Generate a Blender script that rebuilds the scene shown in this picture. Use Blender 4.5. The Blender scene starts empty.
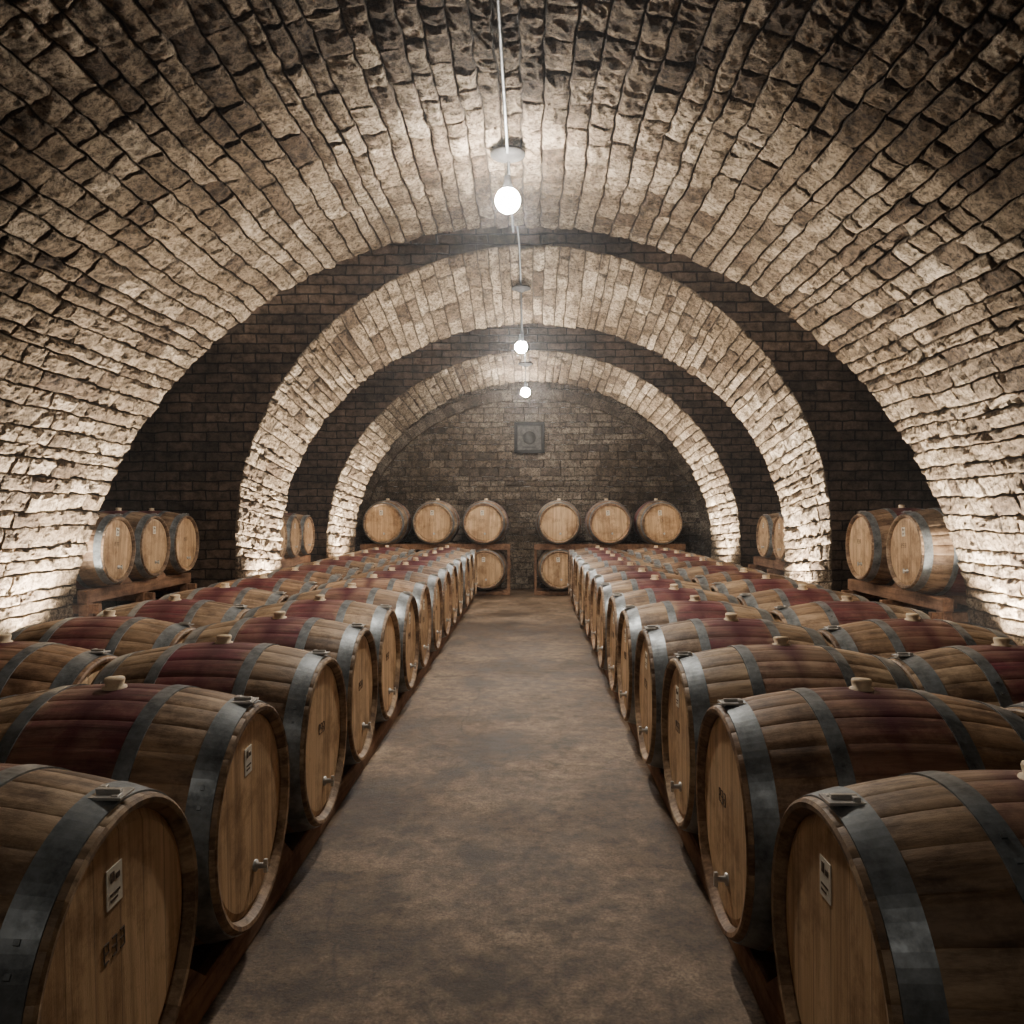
import bpy, math, random
from mathutils import Vector, noise, Matrix
random.seed(7)
C = bpy.context.scene.collection
CX = -0.11
D1 = 5.68
YB = 12.3
Y0 = -2.6

# ---------------------------------------------------------------- helpers
def mesh_obj(name, V, F, mats, mi=None, smooth=False, cols=None):
    me = bpy.data.meshes.new(name)
    me.from_pydata(V, [], F)
    for m in mats: me.materials.append(m)
    if mi: me.polygons.foreach_set("material_index", mi)
    me.polygons.foreach_set("use_smooth", [smooth]*len(F) if isinstance(smooth, bool) else smooth)
    if cols:
        a = me.color_attributes.new("scol", 'FLOAT_COLOR', 'POINT')
        a.data.foreach_set("color", [c for t in cols for c in t])
    me.update()
    o = bpy.data.objects.new(name, me)
    C.objects.link(o)
    return o

class MB:
    def __init__(s): s.V=[]; s.F=[]; s.M=[]; s.S=[]; s.C=[]
    def add(s, V, F, m=0, smooth=False, c=(0.5,0,0,1)):
        b=len(s.V); s.V+= [tuple(v) for v in V]; s.C+=[c]*len(V)
        for f in F: s.F.append(tuple(i+b for i in f)); s.M.append(m); s.S.append(smooth)
    def box(s, cx,cy,cz,sx,sy,sz,m=0,rot=None,c=(0.5,0,0,1)):
        bv=min(sx,sy,sz)*0.08
        h=Vector((sx/2,sy/2,sz/2)); vs={}
        V=[];F=[]
        def vid(sg,ax):
            p=[sg[i]*(h[i]-(0 if i==ax else bv)) for i in range(3)]
            k=(sg,ax)
            if k not in vs:
                vs[k]=len(V); V.append(Vector(p))
            return vs[k]
        for ax in range(3):
            a,b=[i for i in range(3) if i!=ax]
            for sg in (-1,1):
                q=[]
                for (u,w) in ((-1,-1),(1,-1),(1,1),(-1,1)):
                    t=[0,0,0]; t[ax]=sg; t[a]=u; t[b]=w; q.append(vid(tuple(t),ax))
                flip = (sg>0) if ax==1 else (sg<0)
                F.append(tuple(reversed(q)) if flip else tuple(q))
        for ax in range(3):
            a,b=[i for i in range(3) if i!=ax]
            for u in (-1,1):
                for w in (-1,1):
                    t0=[0,0,0];t0[a]=u;t0[b]=w;t0[ax]=-1
                    t1=list(t0);t1[ax]=1
                    F.append((vid(tuple(t0),a),vid(tuple(t1),a),vid(tuple(t1),b),vid(tuple(t0),b)))
        for x in (-1,1):
            for y in (-1,1):
                for z in (-1,1):
                    F.append((vid((x,y,z),0),vid((x,y,z),1),vid((x,y,z),2)))
        if rot is not None: V=[rot@v for v in V]
        V=[v+Vector((cx,cy,cz)) for v in V]
        s.add(V,F,m,False,c)
    def rev(s, prof, axis='x', o=(0,0,0), n=24, m=0, smooth=True):
        V=[];F=[];k=len(prof)
        for a,r in prof:
            for i in range(n):
                t=2*math.pi*i/n; p,q=r*math.cos(t),r*math.sin(t)
                v={'x':(a,p,q),'y':(q,a,p),'z':(p,q,a)}[axis]
                V.append((v[0]+o[0],v[1]+o[1],v[2]+o[2]))
        for j in range(k-1):
            for i in range(n):
                i2=(i+1)%n
                F.append((j*n+i,(j+1)*n+i,(j+1)*n+i2,j*n+i2))
        s.add(V,F,m,smooth)
    def obj(s,name,mats,colors=False):
        return mesh_obj(name,s.V,s.F,mats,s.M,s.S,s.C if colors else None)

def new_mat(name):
    m=bpy.data.materials.new(name); m.use_nodes=True
    nt=m.node_tree; b=nt.nodes["Principled BSDF"]
    return m,nt,b
def N(nt,t,**kw):
    n=nt.nodes.new(t)
    for k,v in kw.items():
        if k in n.inputs.keys(): n.inputs[k].default_value=v
        else: setattr(n,k,v)
    return n
def L(nt,a,b): nt.links.new(a,b)
def noise_n(nt,vec,scale,detail=6,rough=0.6):
    n=N(nt,'ShaderNodeTexNoise'); n.inputs['Scale'].default_value=scale
    n.inputs['Detail'].default_value=detail; n.inputs['Roughness'].default_value=rough
    if vec is not None: L(nt,vec,n.inputs['Vector'])
    return n.outputs['Fac']
def ramp(nt,fac,stops):
    r=N(nt,'ShaderNodeValToRGB'); e=r.color_ramp.elements
    while len(e)<len(stops): e.new(0.5)
    for el,(p,c) in zip(e,stops):
        el.position=p; el.color=(*c,1) if len(c)==3 else c
    L(nt,fac,r.inputs['Fac']); return r.outputs['Color']
def mix(nt,fac,a,b,mode='MIX'):
    n=N(nt,'ShaderNodeMix',data_type='RGBA',blend_type=mode)
    for s,v in ((n.inputs[0],fac),(n.inputs[6],a),(n.inputs[7],b)):
        if hasattr(v,'links'): L(nt,v,s)
        elif isinstance(v,(int,float)): s.default_value=v
        else: s.default_value=(*v,1)
    return n.outputs[2]
def math_n(nt,op,a,b=0.0,c=None):
    n=N(nt,'ShaderNodeMath',operation=op)
    for i,v in enumerate((a,b,c)):
        if v is None: continue
        if hasattr(v,'links'): L(nt,v,n.inputs[i])
        else: n.inputs[i].default_value=v
    return n.outputs[0]
def bump(nt,h,strength,dist,prev=None):
    n=N(nt,'ShaderNodeBump'); n.inputs['Strength'].default_value=strength; n.inputs['Distance'].default_value=dist
    L(nt,h,n.inputs['Height'])
    if prev is not None: L(nt,prev,n.inputs['Normal'])
    return n.outputs['Normal']

# ---------------------------------------------------------------- materials
def stone_material(name,dark,mid,light,mortar,bs=1.0):
    m,nt,b=new_mat(name)
    at=N(nt,'ShaderNodeAttribute',attribute_name='scol'); sp=N(nt,'ShaderNodeSeparateColor'); L(nt,at.outputs['Color'],sp.inputs[0])
    tc=N(nt,'ShaderNodeTexCoord').outputs['Object']
    base=ramp(nt,sp.outputs[0],[(0,dark),(0.5,mid),(1,light)])
    n1=noise_n(nt,tc,9,8,0.75); n2=noise_n(nt,tc,40,7,0.85); n3=noise_n(nt,tc,1.1,3,0.5)
    g1=ramp(nt,n1,[(0.38,(0.37,0.335,0.29)),(0.58,(1.15,1.13,1.1))])
    g2=ramp(nt,n2,[(0.41,(0.14,0.12,0.10)),(0.55,(1.28,1.28,1.28))])
    c=mix(nt,1.0,base,g1,'MULTIPLY'); c=mix(nt,0.93,c,g2,'MULTIPLY')
    g3=ramp(nt,n3,[(0.35,(0.58,0.53,0.47)),(0.65,(1.05,1.05,1.05))]); c=mix(nt,1.0,c,g3,'MULTIPLY')
    c=mix(nt,sp.outputs[1],c,mortar)
    L(nt,c,b.inputs['Base Color']); b.inputs['Roughness'].default_value=0.95
    b.inputs['Specular IOR Level'].default_value=0.2
    nb=bump(nt,n1,1.0,0.05*bs); nb=bump(nt,n2,1.0,0.034*bs,nb)
    L(nt,nb,b.inputs['Normal']); return m
M_stone=stone_material('vault_limestone',(0.15,0.108,0.072),(0.315,0.248,0.175),(0.51,0.425,0.325),(0.055,0.042,0.031))
M_back=stone_material('back_wall_stone',(0.125,0.10,0.08),(0.20,0.165,0.13),(0.28,0.235,0.19),(0.035,0.029,0.023),0.6)

def brick_material(name,c1,c2,mort,coord='Object'):
    m,nt,b=new_mat(name)
    if coord=='UV': v=N(nt,'ShaderNodeTexCoord').outputs['UV']
    else:
        t=N(nt,'ShaderNodeTexCoord').outputs['Object']; s=N(nt,'ShaderNodeSeparateXYZ'); L(nt,t,s.inputs[0])
        k=N(nt,'ShaderNodeCombineXYZ'); L(nt,s.outputs[0],k.inputs[0]); L(nt,s.outputs[2],k.inputs[1]); v=k.outputs[0]
    wn=N(nt,'ShaderNodeTexNoise'); wn.inputs['Scale'].default_value=5; L(nt,v,wn.inputs['Vector'])
    wm=N(nt,'ShaderNodeVectorMath',operation='MULTIPLY_ADD'); L(nt,wn.outputs['Color'],wm.inputs[0]); wm.inputs[1].default_value=(0.05,0.04,0); L(nt,v,wm.inputs[2])
    br=N(nt,'ShaderNodeTexBrick'); L(nt,wm.outputs[0],br.inputs['Vector'])
    br.inputs['Scale'].default_value=1; br.inputs['Brick Width'].default_value=0.25; br.inputs['Row Height'].default_value=0.095
    br.inputs['Mortar Size'].default_value=0.010; br.inputs['Mortar Smooth'].default_value=0.5
    br.inputs['Color1'].default_value=(*c1,1); br.inputs['Color2'].default_value=(*c2,1); br.inputs['Mortar'].default_value=(*mort,1)
    n1=noise_n(nt,v,11,8,0.75); n2=noise_n(nt,v,2,3,0.5)
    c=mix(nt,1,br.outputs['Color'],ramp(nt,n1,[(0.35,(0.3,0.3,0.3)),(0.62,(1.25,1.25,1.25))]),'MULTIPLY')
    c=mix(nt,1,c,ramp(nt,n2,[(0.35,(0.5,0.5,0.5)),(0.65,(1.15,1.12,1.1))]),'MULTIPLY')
    L(nt,c,b.inputs['Base Color']); b.inputs['Roughness'].default_value=0.95; b.inputs['Specular IOR Level'].default_value=0.2
    inv=math_n(nt,'SUBTRACT',1.0,br.outputs['Fac'])
    nb=bump(nt,inv,1.0,0.03); nb=bump(nt,n1,1.0,0.04,nb); L(nt,nb,b.inputs['Normal'])
    return m
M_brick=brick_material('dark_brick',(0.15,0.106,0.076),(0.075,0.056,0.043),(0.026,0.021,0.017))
M_brickuv=brick_material('dark_brick_vault',(0.15,0.106,0.076),(0.075,0.056,0.043),(0.026,0.021,0.017),'UV')

def floor_material():
    m,nt,b=new_mat('stained_concrete')
    v=N(nt,'ShaderNodeTexCoord').outputs['Object']
    n0=noise_n(nt,v,0.7,5,0.6); n1=noise_n(nt,v,2.1,12,0.75); n2=noise_n(nt,v,14,12,0.85); n3=noise_n(nt,v,110,4,0.6)
    c=ramp(nt,n1,[(0.38,(0.080,0.053,0.034)),(0.5,(0.205,0.145,0.096)),(0.62,(0.33,0.245,0.170))])
    c=mix(nt,1,c,ramp(nt,n0,[(0.40,(0.48,0.43,0.38)),(0.56,(1.12,1.12,1.12))]),'MULTIPLY')
    c=mix(nt,1,c,ramp(nt,n2,[(0.38,(0.38,0.35,0.32)),(0.58,(1.28,1.25,1.22))]),'MULTIPLY')
    c=mix(nt,0.8,c,ramp(nt,n3,[(0.36,(0.55,0.55,0.55)),(0.60,(1.12,1.12,1.12))]),'MULTIPLY')
    wt_=noise_n(nt,v,3.4,10,0.72)
    dm=ramp(nt,wt_,[(0.54,(0,)*3),(0.61,(1,)*3)])
    c=mix(nt,math_n(nt,'MULTIPLY',dm,0.68),c,(0.045,0.030,0.020))
    mp=N(nt,'ShaderNodeMapping'); mp.inputs['Scale'].default_value=(0.9,0.45,1); L(nt,v,mp.inputs[0])
    wv=N(nt,'ShaderNodeTexNoise'); wv.inputs['Scale'].default_value=2.5; wv.inputs['Detail'].default_value=6; L(nt,mp.outputs[0],wv.inputs['Vector'])
    ad=N(nt,'ShaderNodeVectorMath',operation='MULTIPLY_ADD'); L(nt,wv.outputs['Color'],ad.inputs[0]); ad.inputs[1].default_value=(0.5,0.5,0); L(nt,mp.outputs[0],ad.inputs[2])
    vo=N(nt,'ShaderNodeTexVoronoi',feature='DISTANCE_TO_EDGE'); vo.inputs['Scale'].default_value=0.9; L(nt,ad.outputs[0],vo.inputs['Vector'])
    ck=ramp(nt,vo.outputs['Distance'],[(0.0,(1,1,1)),(0.007,(0,0,0))])
    c=mix(nt,math_n(nt,'MULTIPLY',ck,0.5),c,(0.03,0.022,0.015))
    L(nt,c,b.inputs['Base Color'])
    r=ramp(nt,n1,[(0.35,(0.38,)*3),(0.65,(0.65,)*3)]); L(nt,r,b.inputs['Roughness']); b.inputs['Specular IOR Level'].default_value=0.4
    nb=bump(nt,n1,0.5,0.025); nb=bump(nt,n2,0.6,0.014,nb); nb=bump(nt,n3,0.3,0.003,nb); L(nt,nb,b.inputs['Normal']); return m
M_floor=floor_material()

def wood_material(name,kind):
    m,nt,b=new_mat(name)
    tc=N(nt,'ShaderNodeTexCoord').outputs['Object']; oi=N(nt,'ShaderNodeObjectInfo').outputs['Random']
    off=N(nt,'ShaderNodeCombineXYZ')
    for i in range(3): L(nt,math_n(nt,'MULTIPLY',oi,17.3+9*i),off.inputs[i])
    ad=N(nt,'ShaderNodeVectorMath',operation='ADD'); L(nt,tc,ad.inputs[0]); L(nt,off.outputs[0],ad.inputs[1])
    mp=N(nt,'ShaderNodeMapping'); L(nt,ad.outputs[0],mp.inputs[0])
    s=N(nt,'ShaderNodeSeparateXYZ'); L(nt,tc,s.inputs[0])
    if kind=='stave':
        mp.inputs['Scale'].default_value=(2.5,34,34)
        at=N(nt,'ShaderNodeAttribute',attribute_name='scol'); sp=N(nt,'ShaderNodeSeparateColor'); L(nt,at.outputs['Color'],sp.inputs[0])
        r=math_n(nt,'FRACT',math_n(nt,'ADD',sp.outputs[0],math_n(nt,'MULTIPLY',oi,7.7)))
        base=ramp(nt,r,[(0,(0.205,0.135,0.084)),(0.5,(0.32,0.222,0.142)),(1,(0.44,0.325,0.222))])
        tone=ramp(nt,math_n(nt,'FRACT',math_n(nt,'MULTIPLY',oi,5.3)),[(0,(1.0,0.86,0.77)),(0.5,(1.05,1.02,0.95)),(1,(0.8,0.76,0.73))])
    elif kind=='head':
        mp.inputs['Scale'].default_value=(30,30,1.8)
        pl=math_n(nt,'DIVIDE',s.outputs[1],0.083)
        fl=math_n(nt,'FLOOR',pl); wn=N(nt,'ShaderNodeTexWhiteNoise',noise_dimensions='2D')
        cb=N(nt,'ShaderNodeCombineXYZ'); L(nt,fl,cb.inputs[0]); L(nt,oi,cb.inputs[1]); L(nt,cb.outputs[0],wn.inputs['Vector'])
        base=ramp(nt,wn.outputs['Value'],[(0,(0.52,0.36,0.212)),(1,(0.66,0.48,0.30))])
        tone=ramp(nt,math_n(nt,'FRACT',math_n(nt,'MULTIPLY',oi,5.3)),[(0,(1.0,0.95,0.90)),(1,(0.88,0.83,0.78))])
    else:
        mp.inputs['Scale'].default_value=(20,2,20)
        base=ramp(nt,noise_n(nt,tc,2,3),[(0.3,(0.17,0.09,0.052)),(0.7,(0.28,0.155,0.09))]); tone=None
    g=noise_n(nt,mp.outputs[0],1.0,8,0.7)
    c=mix(nt,1,base,ramp(nt,g,[(0.36,(0.48,0.44,0.40) if kind!='head' else (0.64,0.59,0.53)),(0.58,(1.12,1.12,1.10))]),'MULTIPLY')
    if tone is not None: c=mix(nt,1,c,tone,'MULTIPLY')
    bl=noise_n(nt,ad.outputs[0],5,8,0.75)
    c=mix(nt,1,c,ramp(nt,bl,[(0.38,(0.40,0.35,0.32) if kind=='stave' else (0.56,0.50,0.44)),(0.53,(1.0,1.0,1.0))]),'MULTIPLY')
    if kind=='stave':
        ax=math_n(nt,'ABSOLUTE',s.outputs[0])
        e=math_n(nt,'ADD',ax,math_n(nt,'MULTIPLY',math_n(nt,'SUBTRACT',bl,0.5),0.14))
        msk=ramp(nt,e,[(0.115,(1,1,1)),(0.16,(0,0,0))])
        hid=ramp(nt,ax,[(0.165,(1,1,1)),(0.17,(0,0,0))])
        on=ramp(nt,math_n(nt,'FRACT',math_n(nt,'MULTIPLY',oi,3.1)),[(0.22,(0.38,)*3),(0.42,(0.97,)*3)])
        k=math_n(nt,'MULTIPLY',math_n(nt,'MULTIPLY',msk,hid),on)
        k=math_n(nt,'MULTIPLY',k,ramp(nt,r,[(0.1,(0.75,)*3),(0.8,(1,)*3)]))
        k=math_n(nt,'MULTIPLY',k,ramp(nt,bl,[(0.36,(1.0,)*3),(0.66,(0.68,)*3)]))
        c=mix(nt,k,c,mix(nt,1,(0.115,0.019,0.033),ramp(nt,g,[(0.35,(0.45,)*3),(0.62,(1.4,)*3)]),'MULTIPLY'))
        dk=math_n(nt,'ADD',ax,math_n(nt,'MULTIPLY',math_n(nt,'ABSOLUTE',s.outputs[1]),0.3))
        dk=math_n(nt,'ADD',dk,math_n(nt,'MULTIPLY',math_n(nt,'SUBTRACT',bl,0.5),0.08))
        dr=math_n(nt,'MULTIPLY',ramp(nt,dk,[(0.045,(0.92,)*3),(0.10,(0,)*3)]),ramp(nt,s.outputs[2],[(0.1,(0,)*3),(0.2,(1,)*3)]))
        c=mix(nt,dr,c,(0.07,0.011,0.019))
    if kind=='head':
        fr=math_n(nt,'FRACT',pl); d=math_n(nt,'ABSOLUTE',math_n(nt,'SUBTRACT',fr,0.5))
        ln=ramp(nt,d,[(0.475,(0,)*3),(0.495,(1,)*3)])
        c=mix(nt,math_n(nt,'MULTIPLY',ln,0.6),c,(0.08,0.045,0.024))
    L(nt,c,b.inputs['Base Color']); b.inputs['Roughness'].default_value=0.55 if kind!='rack' else 0.8
    b.inputs['Specular IOR Level'].default_value=0.35
    L(nt,bump(nt,g,0.5,0.004),b.inputs['Normal']); return m
M_stave=wood_material('oak_staves','stave'); M_head=wood_material('oak_head','head'); M_rack=wood_material('rack_timber','rack')

def simple(name,col,rough=0.5,metal=0.0,nscale=None,var=0.4):
    m,nt,b=new_mat(name); b.inputs['Roughness'].default_value=rough; b.inputs['Metallic'].default_value=metal
    if nscale:
        tc=N(nt,'ShaderNodeTexCoord').outputs['Object']; n=noise_n(nt,tc,nscale,7,0.7)
        lo=tuple(c*(1-var) for c in col); hi=tuple(min(1,c*(1+var)) for c in col)
        L(nt,ramp(nt,n,[(0.36,lo),(0.64,hi)]),b.inputs['Base Color'])
        L(nt,ramp(nt,n,[(0.3,(min(1,rough*1.25),)*3),(0.7,(rough*0.8,)*3)]),b.inputs['Roughness'])
    else: b.inputs['Base Color'].default_value=(*col,1)
    return m
M_hoop=simple('galvanised_hoop',(0.175,0.19,0.197),0.42,0.5,12,0.55)
M_steel=simple('steel_fitting',(0.5,0.48,0.45),0.4,0.5,30,0.2)
M_bung=simple('bung_silicone',(0.70,0.54,0.35),0.6,0,20,0.2)
M_label=simple('paper_label',(0.70,0.66,0.56),0.8,0,30,0.12)
M_ink=simple('stamp_ink',(0.08,0.05,0.03),0.8,0,30,0.3)
M_pipe=simple('conduit_zinc',(0.12,0.125,0.13),0.55,0.5,20,0.2)
M_dark=simple('dark_iron',(0.012,0.011,0.010),0.85,0.0,20,0.3)
def emis(name,col,s):
    m,nt,b=new_mat(name); b.inputs['Base Color'].default_value=(0.9,0.9,0.9,1)
    b.inputs['Emission Color'].default_value=(*col,1); b.inputs['Emission Strength'].default_value=s; return m
LAMPCOL=(1.0,0.935,0.84)
M_bulb=emis('lamp_glass_glow',LAMPCOL,1350)
M_bulb_b=emis('lamp_glass_glow_soft',LAMPCOL,1200)
M_lens=emis('uplight_lens_glow',(1,0.86,0.66),60)

# ---------------------------------------------------------------- stone surface generator
def stones(name,mapf,U,V,ch,lr,mat,seed,amp=0.03,nu=8,nv=5,warp=0.022):
    rnd=random.Random(seed)
    hs=[];t=0
    while t<V: h=ch*rnd.uniform(0.70,1.30); hs.append(h); t+=h
    k=V/t; hs=[h*k for h in hs]
    VV=[];FF=[];CC=[]
    v0=0
    e=0.009
    for h in hs:
        v1=v0+h; u0=0-rnd.uniform(0,lr[0]*0.8)
        while u0<U-1e-6:
            u1=u0+rnd.uniform(*lr)
            if U-u1<lr[0]*0.5: u1=U
            a=max(u0,0); 
            if u1-a>0.04:
                us=[a,a+e]+[a+e+(u1-a-2*e)*(i/(nu-1)) for i in range(1,nu-1)]+[u1-e,u1]
                vs=[v0,v0+e]+[v0+e+(h-2*e)*(i/(nv-1)) for i in range(1,nv-1)]+[v1-e,v1]
                col=min(1,max(0,rnd.gauss(0.5,0.30))); lift=rnd.uniform(0.4,1.0)*amp
                tu=rnd.uniform(-.25,.25)*amp; tv=rnd.uniform(-.25,.25)*amp
                b=len(VV); n2=len(vs)
                for i,u in enumerate(us):
                    for j,v in enumerate(vs):
                        edge=i in (0,len(us)-1) or j in (0,n2-1)
                        near=i in (1,len(us)-2) or j in (1,n2-2)
                        q=Vector((u*1.7,v*1.7,seed))
                        w=noise.noise_vector(q)
                        w2=noise.noise_vector(Vector((u*9,v*9,seed+5)))
                        uu=u+w.x*warp+w2.x*0.013; vv=v+w.y*warp+w2.y*0.013
                        if u<=1e-6 or u>=U-1e-6: uu=u
                        vv=min(V,max(0,vv))
                        if v<=1e-6 or v>=V-1e-6: vv=v
                        if edge: hh=-0.005
                        else:
                            x=(u-a)/(u1-a)-.5; y=(v-v0)/h-.5
                            f=noise.fractal(Vector((u*17,v*17,seed*3.1)),0.7,2.1,4)
                            hh=lift*(0.69 if near else 1.0)+tu*x*2+tv*y*2+f*amp*0.52
                            hh=max(hh,0.001)
                        VV.append(mapf(uu,vv,hh)); CC.append((col,1.0 if edge else 0.0,0,1))
                for i in range(len(us)-1):
                    for j in range(n2-1):
                        FF.append((b+i*n2+j,b+i*n2+j+1,b+(i+1)*n2+j+1,b+(i+1)*n2+j))
            u0=u1
        v0=v1
    return mesh_obj(name,VV,FF,[mat],None,False,CC)

# ---- main vault
R1=3.27
def m_vault(u,v,h):
    t=v/R1; r=R1-h
    return (CX-r*math.cos(t),Y0+u,r*math.sin(t))
stones('ceiling_vault',m_vault,D1-Y0,math.pi*R1,0.108,(0.12,0.32),M_stone,3,0.028,9,6,0.018)

# ---- arches (splayed)
def arch_curve(rx,apex,zc,n=160):
    P=[(-rx,0.0)]; 
    for i in range(n+1):
        t=math.pi*i/n; P.append((-rx*math.cos(t),zc+(apex-zc)*math.sin(t)))
    P.append((rx,0.0))
    S=[0]
    for a,b in zip(P,P[1:]): S.append(S[-1]+math.hypot(b[0]-a[0],b[1]-a[1]))
    def f(t):
        s=t*S[-1]
        lo,hi=0,len(S)-1
        while hi-lo>1:
            m=(lo+hi)//2
            if S[m]<=s: lo=m
            else: hi=m
        k=(s-S[lo])/(S[hi]-S[lo]); a,b=P[lo],P[hi]
        dx,dz=b[0]-a[0],b[1]-a[1]; l=math.hypot(dx,dz)
        return (a[0]+dx*k,a[1]+dz*k,dz/l,-dx/l)
    return f,S[-1]
def make_arch(name,ya,yb,fa,fb,cx,seed,ch,lr):
    (A,la),(B,lb)=fa,fb; U=yb-ya; V=(la+lb)/2
    def mp(u,v,h):
        k=u/U; a=A(v/V); b=B(v/V)
        return (cx+a[0]*(1-k)+b[0]*k+h*a[2], ya+u, max(0,a[1]*(1-k)+b[1]*k+h*a[3]))
    return stones(name,mp,U,V,ch,lr,M_stone,seed,0.030,7,5,0.012)
CX2=0.01; CX3=0.03
A2a=arch_curve(2.87,3.77,0.95); A2b=arch_curve(2.70,3.22,0.85); Y2a,Y2b=7.6,8.45
A3a=arch_curve(2.69,3.30,0.80); A3b=arch_curve(2.50,3.04,0.75); Y3a,Y3b=10.25,11.05
make_arch('arch_rib',Y2a,Y2b,A2a,A2b,CX2,11,0.115,(0.15,0.31))
make_arch('arch_rib',Y3a,Y3b,A3a,A3b,CX3,12,0.115,(0.15,0.31))

# ---- pierced walls
RB=4.4
def pierced(name,y,f,cx,RO=RB,flip=False):
    n=200;V=[];F=[]
    for i in range(n+1):
        a=f(i/n); t=math.pi*i/n
        V.append((cx+a[0],y,a[1])); V.append((CX-RO*math.cos(t),y,RO*math.sin(t)))
    for i in range(n): 
        q=(2*i,2*i+1,2*i+3,2*i+2); F.append(tuple(reversed(q)) if flip else q)
    return mesh_obj(name,V,F,[M_brick])
def semi(R,n=160):
    return arch_curve(R,R,0.0001,n)
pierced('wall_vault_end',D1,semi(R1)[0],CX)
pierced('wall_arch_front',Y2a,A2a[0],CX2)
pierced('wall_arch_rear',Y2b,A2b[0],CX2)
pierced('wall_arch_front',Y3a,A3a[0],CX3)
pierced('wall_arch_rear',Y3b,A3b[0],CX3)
def bay(name,ya,yb,R):
    n=64;V=[];F=[];uv=[]
    for i in range(n+1):
        t=math.pi*i/n
        for y in (ya,yb):
            V.append((CX-R*math.cos(t),y,R*math.sin(t))); uv.append((y,R*t))
    for i in range(n): F.append((2*i,2*i+1,2*i+3,2*i+2))
    o=mesh_obj(name,V,F,[M_brickuv],None,True); l=o.data.uv_layers.new(name='UVMap')
    for lp in o.data.loops: l.data[lp.index].uv=uv[lp.vertex_index]
    return o
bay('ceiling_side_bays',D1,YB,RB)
def m_back(u,v,h): return (-4.6+u,YB-h,v)
stones('wall_back',m_back,9.2,4.6,0.105,(0.18,0.34),M_back,21,0.018,4,3,0.01)
mesh_obj('wall_front',[(-4,Y0,0),(4,Y0,0),(4,Y0,4),(-4,Y0,4)],[(0,1,2,3)],[M_brick])
mesh_obj('floor',[(-4.6,Y0,0),(4.6,Y0,0),(4.6,YB,0),(-4.6,YB,0)],[(0,1,2,3)],[M_floor])
def blind():
    f,_=arch_curve(2.62,2.95,0.8); g,_=arch_curve(2.78,3.11,0.8); mb=MB(); n=60
    for i in range(n):
        t0=(i+0.04)/n;t1=(i+0.96)/n; q=[f(t0),f(t1),g(t1),g(t0)]
        V=[(CX3+p[0],YB-0.10,p[1]) for p in q]+[(CX3+p[0],YB+0.0,p[1]) for p in q]
        c=(random.random(),0,0,1)
        mb.add(V,[(0,1,2,3),(4,7,6,5),(0,4,5,1),(1,5,6,2),(2,6,7,3),(3,7,4,0)],0,False,c)
    mb.obj('trim_1',[M_back],True)
blind()

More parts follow.
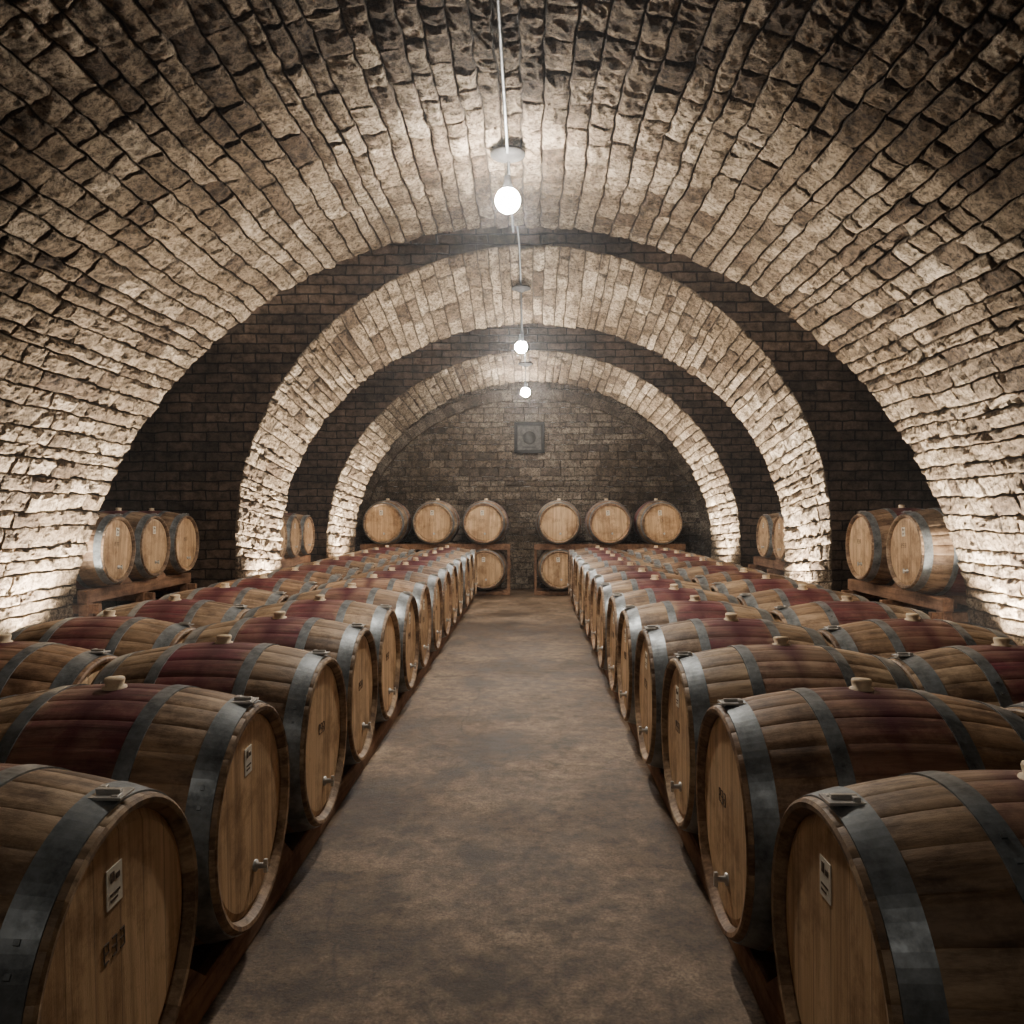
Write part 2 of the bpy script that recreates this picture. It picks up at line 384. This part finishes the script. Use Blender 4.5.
# ---------------------------------------------------------------- barrel
BL=0.75; RBG=0.336; RH=0.283
def rr(x): 
    k=abs(x)/(BL/2); return RH+(RBG-RH)*(1-k**2.1)
def barrel_mesh(name,variant):
    mb=MB(); rnd=random.Random(variant)
    NS=26; xs=[-BL/2+BL*i/28 for i in range(29)]
    for s in range(NS):
        a0=2*math.pi*s/NS; a1=2*math.pi*(s+1)/NS; V=[];F=[]
        ks=[0,0.04,0.35,0.65,0.96,1]
        for x in xs:
            for k in ks:
                a=a0+(a1-a0)*k; r=rr(x)-(0.0016 if k in (0,1) else 0)
                V.append((x,r*math.sin(a),r*math.cos(a)))
        n=len(ks)
        for i in range(len(xs)-1):
            for j in range(n-1): F.append((i*n+j,i*n+j+1,(i+1)*n+j+1,(i+1)*n+j))
        mb.add(V,F,0,True,(rnd.random(),0,0,1))
        for sg in (-1,1):
            x0=sg*BL/2; V=[];F=[]
            prof=[(x0,RH),(x0+sg*0.004,RH-0.006),(x0+sg*0.002,RH-0.016),(x0-sg*0.016,RH-0.026),(x0-sg*0.03,RH-0.026)]
            for (x,r) in prof:
                for k in (0,0.5,1):
                    a=a0+(a1-a0)*k; V.append((x,r*math.sin(a),r*math.cos(a)))
            for i in range(len(prof)-1):
                for j in range(2):
                    q=(i*3+j,i*3+j+1,(i+1)*3+j+1,(i+1)*3+j); F.append(q if sg>0 else tuple(reversed(q)))
            mb.add(V,F,0,False,(rnd.random(),0,0,1))
    xh=BL/2-0.022
    for sg in (-1,1):
        n=48;V=[(sg*xh,(RH-0.025)*math.sin(2*math.pi*i/n),(RH-0.025)*math.cos(2*math.pi*i/n)) for i in range(n)]
        V2=[(sg*(xh+0.007),(RH-0.045)*math.sin(2*math.pi*i/n),(RH-0.045)*math.cos(2*math.pi*i/n)) for i in range(n)]
        F=[(i,(i+1)%n,n+(i+1)%n,n+i) for i in range(n)]+[tuple(range(n,2*n))]
        mb.add(V+V2,F,1)
    for hi,(xa,xb) in enumerate(((BL/2-0.068,BL/2-0.012),(0.132,0.170))):
        for sg in (-1,1):
            t=0.0035; m=5
            out=[(sg*(xa+(xb-xa)*i/m)) for i in range(m+1)]
            pr=[(out[0],rr(out[0])-0.004)]+[(x,rr(x)+t) for x in out]+[(out[-1],rr(out[-1])-0.004)]
            mb.rev(pr,'x',n=96,m=2,smooth=False)
            a=rnd.uniform(0.5,1.1)*(1 if hi else -1)
            R=Matrix.Rotation(-a,3,'X'); xm=(xa+xb)/2*sg
            sl=Matrix.Rotation(math.atan2(rr(out[0])-rr(out[-1]),abs(xb-xa))*(1 if sg>0 else -1),3,'Y')
            for dy in (-0.022,0.022):
                c=R@Vector((xm,dy,rr(xm)+0.004)); mb.box(c.x,c.y,c.z,0.009,0.009,0.005,2,R@sl)
    mb.rev([(RBG-0.004,0.032),(RBG+0.003,0.030),(RBG+0.004,0.022),(RBG+0.020,0.026),(RBG+0.026,0.024),(RBG+0.027,0.001)],'z',n=20,m=4)
    for k,(dx,dy,dz,sx,sy,sz,mt) in enumerate(((-0.035,0.008,0.011,0.066,0.050,0.005,3),(-0.035,0.008,0.017,0.045,0.010,0.008,3),(-0.052,0.022,0.017,0.012,0.012,0.008,3),(-0.016,-0.006,0.017,0.012,0.012,0.008,3))):
        mb.box(BL/2+dx,dy,RH+dz+(0.006 if dx<-0.03 else 0),sx,sy,sz,mt)
    X=xh+0.007
    mb.rev([(X,0.016),(X+0.006,0.016),(X+0.007,0.008),(X+0.034,0.008),(X+0.035,0.001)],'x',o=(0,0.02,-0.15),n=14,m=3)
    mb.box(X+0.030,0.02,-0.15,0.010,0.010,0.036,3)
    if variant%3!=1:
        mb.box(X+0.001,-0.02,0.15,0.0018,0.05,0.07,5)
        for (dy,dz,w,h) in ((-0.008,0.018,0.012,0.018),(0.010,0.014,0.012,0.010),(0,-0.012,0.032,0.004),(-0.004,-0.022,0.024,0.004)):
            mb.box(X+0.0025,-0.02+dy,0.15+dz,0.001,w,h,6)
    if variant%3!=2:
        def seg(y,z,dy,dz): mb.box(X+0.0012,y,z,0.0014,max(dy,0.003),max(dz,0.003),6)
        base=0.045
        for d,segs in enumerate(('abfged','abgcd','abgcd')):
            y=-0.05+0.026*d; w=0.014;h=0.016
            P={'a':(y,base+h,w,0),'b':(y+w/2,base+h/2,0,h),'c':(y+w/2,base-h/2,0,h),'d':(y,base-h,w,0),'e':(y-w/2,base-h/2,0,h),'f':(y-w/2,base+h/2,0,h),'g':(y,base,w,0)}
            for sx in segs: seg(*P[sx])
    o=mb.obj(name,[M_stave,M_head,M_hoop,M_steel,M_bung,M_label,M_ink],True)
    me=o.data; bpy.data.objects.remove(o); return me
BM=[barrel_mesh('wine_barrel_%s'%n,i) for i,n in enumerate(('a','b','c'))]
def put(x,y,z,yaw,s=1.0,roll=None,v=None):
    o=bpy.data.objects.new('wine_barrel',BM[random.randrange(3) if v is None else v]); C.objects.link(o)
    o.location=(x,y,z); o.rotation_euler=((random.uniform(-0.10,0.10) if roll is None else roll),0,yaw); o.scale=(s,s,s)
    return o
ZC=0.40; PITCH=0.69; YS=1.39; NR=14
XL=-0.72; XR=0.50
for i in range(NR):
    y=YS+PITCH*i
    for c in range(2):
        jx=random.uniform(-0.012,0.012); vv=(0,2,1)[i] if (i<3 and c==0) else None
        put(XL-BL/2-c*(BL+0.03)+jx,y,ZC,random.uniform(-0.012,0.012),v=vv)
        vv=(2,1,0)[i] if (i<3 and c==0) else None
        put(XR+BL/2+c*(BL+0.03)+jx,y,ZC,math.pi+random.uniform(-0.012,0.012),v=vv)
def rack(xc):
    mb=MB(); y0=YS-0.42; y1=YS+PITCH*(NR-1)+0.42
    for dx in (-0.28,0.28):
        zt=ZC-rr(0.28)-0.006
        mb.box(xc+dx,(y0+y1)/2,zt/2+0.001,0.085,y1-y0,zt,0)
        for i in range(NR+1):
            y=YS+PITCH*(i-0.5)
            V=[(xc+dx-0.042,y-0.14,zt),(xc+dx-0.042,y+0.14,zt),(xc+dx-0.042,y+0.02,zt+0.095),(xc+dx-0.042,y-0.02,zt+0.095)]
            V+=[(v[0]+0.084,v[1],v[2]) for v in V]
            mb.add(V,[(0,1,2,3),(7,6,5,4),(0,4,5,1),(1,5,6,2),(2,6,7,3),(3,7,4,0)],0)
    for i in range(0,NR+1,2):
        mb.box(xc,YS+PITCH*(i-0.5),0.02,0.56,0.07,0.036,0)
    return mb.obj('barrel_rack',[M_rack])
for c in range(2):
    rack(XL-BL/2-c*(BL+0.03)); rack(XR+BL/2+c*(BL+0.03))
def stand(xc,ya,yb,zt,w=0.62):
    mb=MB()
    for dx in (-0.2,0.2):
        mb.box(xc+dx,(ya+yb)/2,zt-0.05,0.08,yb-ya,0.10,0)
        mb.box(xc+dx,(ya+yb)/2,0.18,0.06,yb-ya,0.08,0)
        n=max(2,int(round((yb-ya)/0.8))+1)
        for i in range(n): mb.box(xc+dx,ya+0.05+(yb-ya-0.1)*i/(n-1),(zt-0.1)/2,0.075,0.075,zt-0.1,0)
    n=max(2,int(round((yb-ya)/0.8))+1)
    for i in range(n):
        for z in (0.30,zt-0.14): mb.box(xc,ya+0.05+(yb-ya-0.1)*i/(n-1),z,w,0.05,0.07,0)
    return mb
def side(xh,ys,s,zc,ya,yb,sgn):
    xc=xh+sgn*BL*s/2
    zt=zc-rr(0.2/s)*s-0.004
    mb=stand(xc,ya,yb,zt)
    for a,b in zip(ys,ys[1:]):
        for dx in (-0.2,0.2):
            y=(a+b)/2
            V=[(xc+dx-0.037,y-0.1,zt),(xc+dx-0.037,y+0.1,zt),(xc+dx-0.037,y,zt+0.07)]; V+=[(v[0]+0.074,v[1],v[2]) for v in V]
            mb.add(V,[(0,1,2),(5,4,3),(0,3,4,1),(1,4,5,2),(2,5,3,0)],0)
    mb.obj('barrel_stand',[M_rack])
    for y in ys: put(xc,y,zc,(0 if sgn<0 else math.pi)+random.uniform(-.02,.02),s)
side(-3.17,[6.03,6.64,7.25],0.90,0.91,5.76,7.55,-1)
side(2.85,[6.10,6.92],1.0,0.90,5.78,7.5,1)
side(-2.78,[8.76,9.33,9.90],0.82,0.91,8.52,10.2,-1)
side(2.78,[8.90,9.52],0.86,0.91,8.52,10.2,1)
YSB=11.2
for xs in ((-2.09,-1.37,-0.65),(0.42,1.14,1.86)):
    xa,xb=min(xs)-0.36,max(xs)+0.36
    mb=MB()
    for dy in (0.2,0.6):
        mb.box((xa+xb)/2,YSB+dy,0.03,xb-xa,0.07,0.056,0)
        mb.box((xa+xb)/2,YSB+dy,0.70,xb-xa,0.07,0.05,0)
        for k in range(4):
            x=xa+0.02+(xb-xa-0.04)*k/3
            mb.box(x,YSB+dy,0.36,0.035,0.06,0.64,0)
    mb.box((xa+xb)/2,YSB+0.14,0.70,xb-xa,0.03,0.085,0)
    mb.obj('barrel_rack',[M_rack])
    for x in xs:
        put(x,YSB+BL/2,0.38,-math.pi/2+random.uniform(-.03,.03),0.95)
        put(x,YSB+BL/2,1.04,-math.pi/2+random.uniform(-.03,.03),0.99)

# ---------------------------------------------------------------- lamps & conduit
def lamp(x,y,z,ztop,matb,r=0.062):
    mb=MB()
    mb.rev([(ztop+0.012,0.001),(ztop+0.012,0.10),(ztop-0.002,0.098),(ztop-0.02,0.05),(ztop-0.035,0.02),(ztop-0.035,0.001)],'z',o=(x,y,0),n=28,m=2)
    mb.rev([(ztop-0.02,0.006),(z+r+0.05,0.006)],'z',o=(x,y,0),n=10,m=0)
    mb.rev([(z+r+0.07,0.001),(z+r+0.068,0.018),(z+r+0.02,0.024),(z+r*0.9,0.034),(z+r*0.75,r*0.62)],'z',o=(x,y,0),n=24,m=0)
    pr=[(z+r*math.sin(math.pi*(i/12-0.5)),max(0.0008,r*math.cos(math.pi*(i/12-0.5)))) for i in range(13)]
    mb.rev(pr,'z',o=(x,y,0),n=16,m=1)
    mb.obj('pendant_lamp',[M_pipe,matb,M_dark])
lamp(-0.125,4.45,2.955,3.21,M_bulb,0.070)
lamp(-0.09,8.0,2.87,3.46,M_bulb_b,0.062)
lamp(-0.06,10.55,2.80,3.17,M_bulb_b,0.062)
def pipe(name,pts,r=0.008):
    cu=bpy.data.curves.new(name,'CURVE'); cu.dimensions='3D'; cu.bevel_depth=r; cu.bevel_resolution=3
    s=cu.splines.new('POLY'); s.points.add(len(pts)-1)
    for p,q in zip(s.points,pts): p.co=(*q,1)
    cu.materials.append(M_pipe); o=bpy.data.objects.new(name,cu); C.objects.link(o)
pipe('ceiling_conduit',[(-0.125,Y0+0.02,3.20),(-0.125,4.45,3.20),(-0.12,5.66,3.21),(-0.115,5.72,3.5),(-0.10,7.55,3.73),(-0.09,8.0,3.45),(-0.085,8.45,3.18),(-0.07,10.2,3.27),(-0.06,10.55,3.15)])
def uplight(x,y,z,energy,aim,size=math.radians(120)):
    mb=MB()
    mb.rev([(0.0,0.075),(0.05,0.075),(0.055,0.068)],'z',o=(x,y,0),n=20,m=0)
    mb.rev([(0.052,0.068),(0.0525,0.001)],'z',o=(x,y,0),n=20,m=1)
    o=mb.obj('floor_uplight',[M_dark,M_lens])
    l=bpy.data.lights.new('uplight_beam','SPOT'); l.energy=energy; l.color=(1,0.905,0.77); l.spot_size=size; l.spot_blend=0.8; l.shadow_soft_size=0.05
    lo=bpy.data.objects.new('beam',l); C.objects.link(lo); lo.parent=o; lo.location=(x,y,0.09)
    d=Vector(aim)-Vector((x,y,0.09)); lo.rotation_euler=d.to_track_quat('-Z','Y').to_euler()
for s in (-1,1):
    uplight(CX+s*2.92,5.12,0,2500,(CX+s*2.92,5.12,2.0),math.radians(90))
    uplight(CX2+s*2.54,8.02,0,2600,(CX2+s*2.50,8.02,2.0),math.radians(82))
    uplight(CX3+s*2.35,10.55,0,2600,(CX3+s*2.33,10.50,2.0),math.radians(66))
lamp(-0.125,-1.0,2.955,3.21,emis('added_fill_glow_rear',LAMPCOL,190))  # unseen extra pendant added behind the camera as fill for the near barrels

# ---------------------------------------------------------------- framed plaque on back wall
mb=MB(); x0,z0=-0.01,2.35
for (dx,dz,sx,sz) in ((0,0.215,0.47,0.05),(0,-0.215,0.47,0.05),(-0.21,0,0.05,0.48),(0.21,0,0.05,0.48)):
    mb.box(x0+dx,YB-0.075,z0+dz,sx,0.05,sz,0)
mb.box(x0,YB-0.06,z0,0.40,0.02,0.40,1)
mb.rev([(YB-0.085,0.001),(YB-0.085,0.09),(YB-0.07,0.10)],'y',o=(x0,0,z0),n=24,m=2)
mb.box(x0,YB-0.078,z0-0.15,0.2,0.01,0.03,2)
mb.obj('framed_plaque',[simple('plaque_frame',(0.008,0.007,0.006),0.9,0,20,0.4),simple('plaque_board',(0.06,0.055,0.048),0.9,0,20,0.5),simple('plaque_relief',(0.02,0.018,0.015),0.9,0,20,0.5)])

# ---------------------------------------------------------------- world + camera
w=bpy.data.worlds.new('World'); bpy.context.scene.world=w; w.use_nodes=True
wt=w.node_tree
wt.nodes['Background'].inputs[0].default_value=(0.5,0.5,0.55,1); wt.nodes['Background'].inputs[1].default_value=0.01
vs=wt.nodes.new('ShaderNodeVolumeScatter'); vs.inputs['Density'].default_value=0.0030; vs.inputs['Anisotropy'].default_value=0.80
vs.inputs['Color'].default_value=(0.97,0.97,1,1)
wt.links.new(vs.outputs[0],wt.nodes['World Output'].inputs['Volume'])
cam=bpy.data.cameras.new('Camera'); cam.lens=36*790/1024; cam.sensor_width=36; cam.clip_start=0.02
co=bpy.data.objects.new('Camera',cam); C.objects.link(co); co.location=(0,0,1.2)
co.rotation_euler=(math.radians(90),0,math.atan(18/790)); bpy.context.scene.camera=co
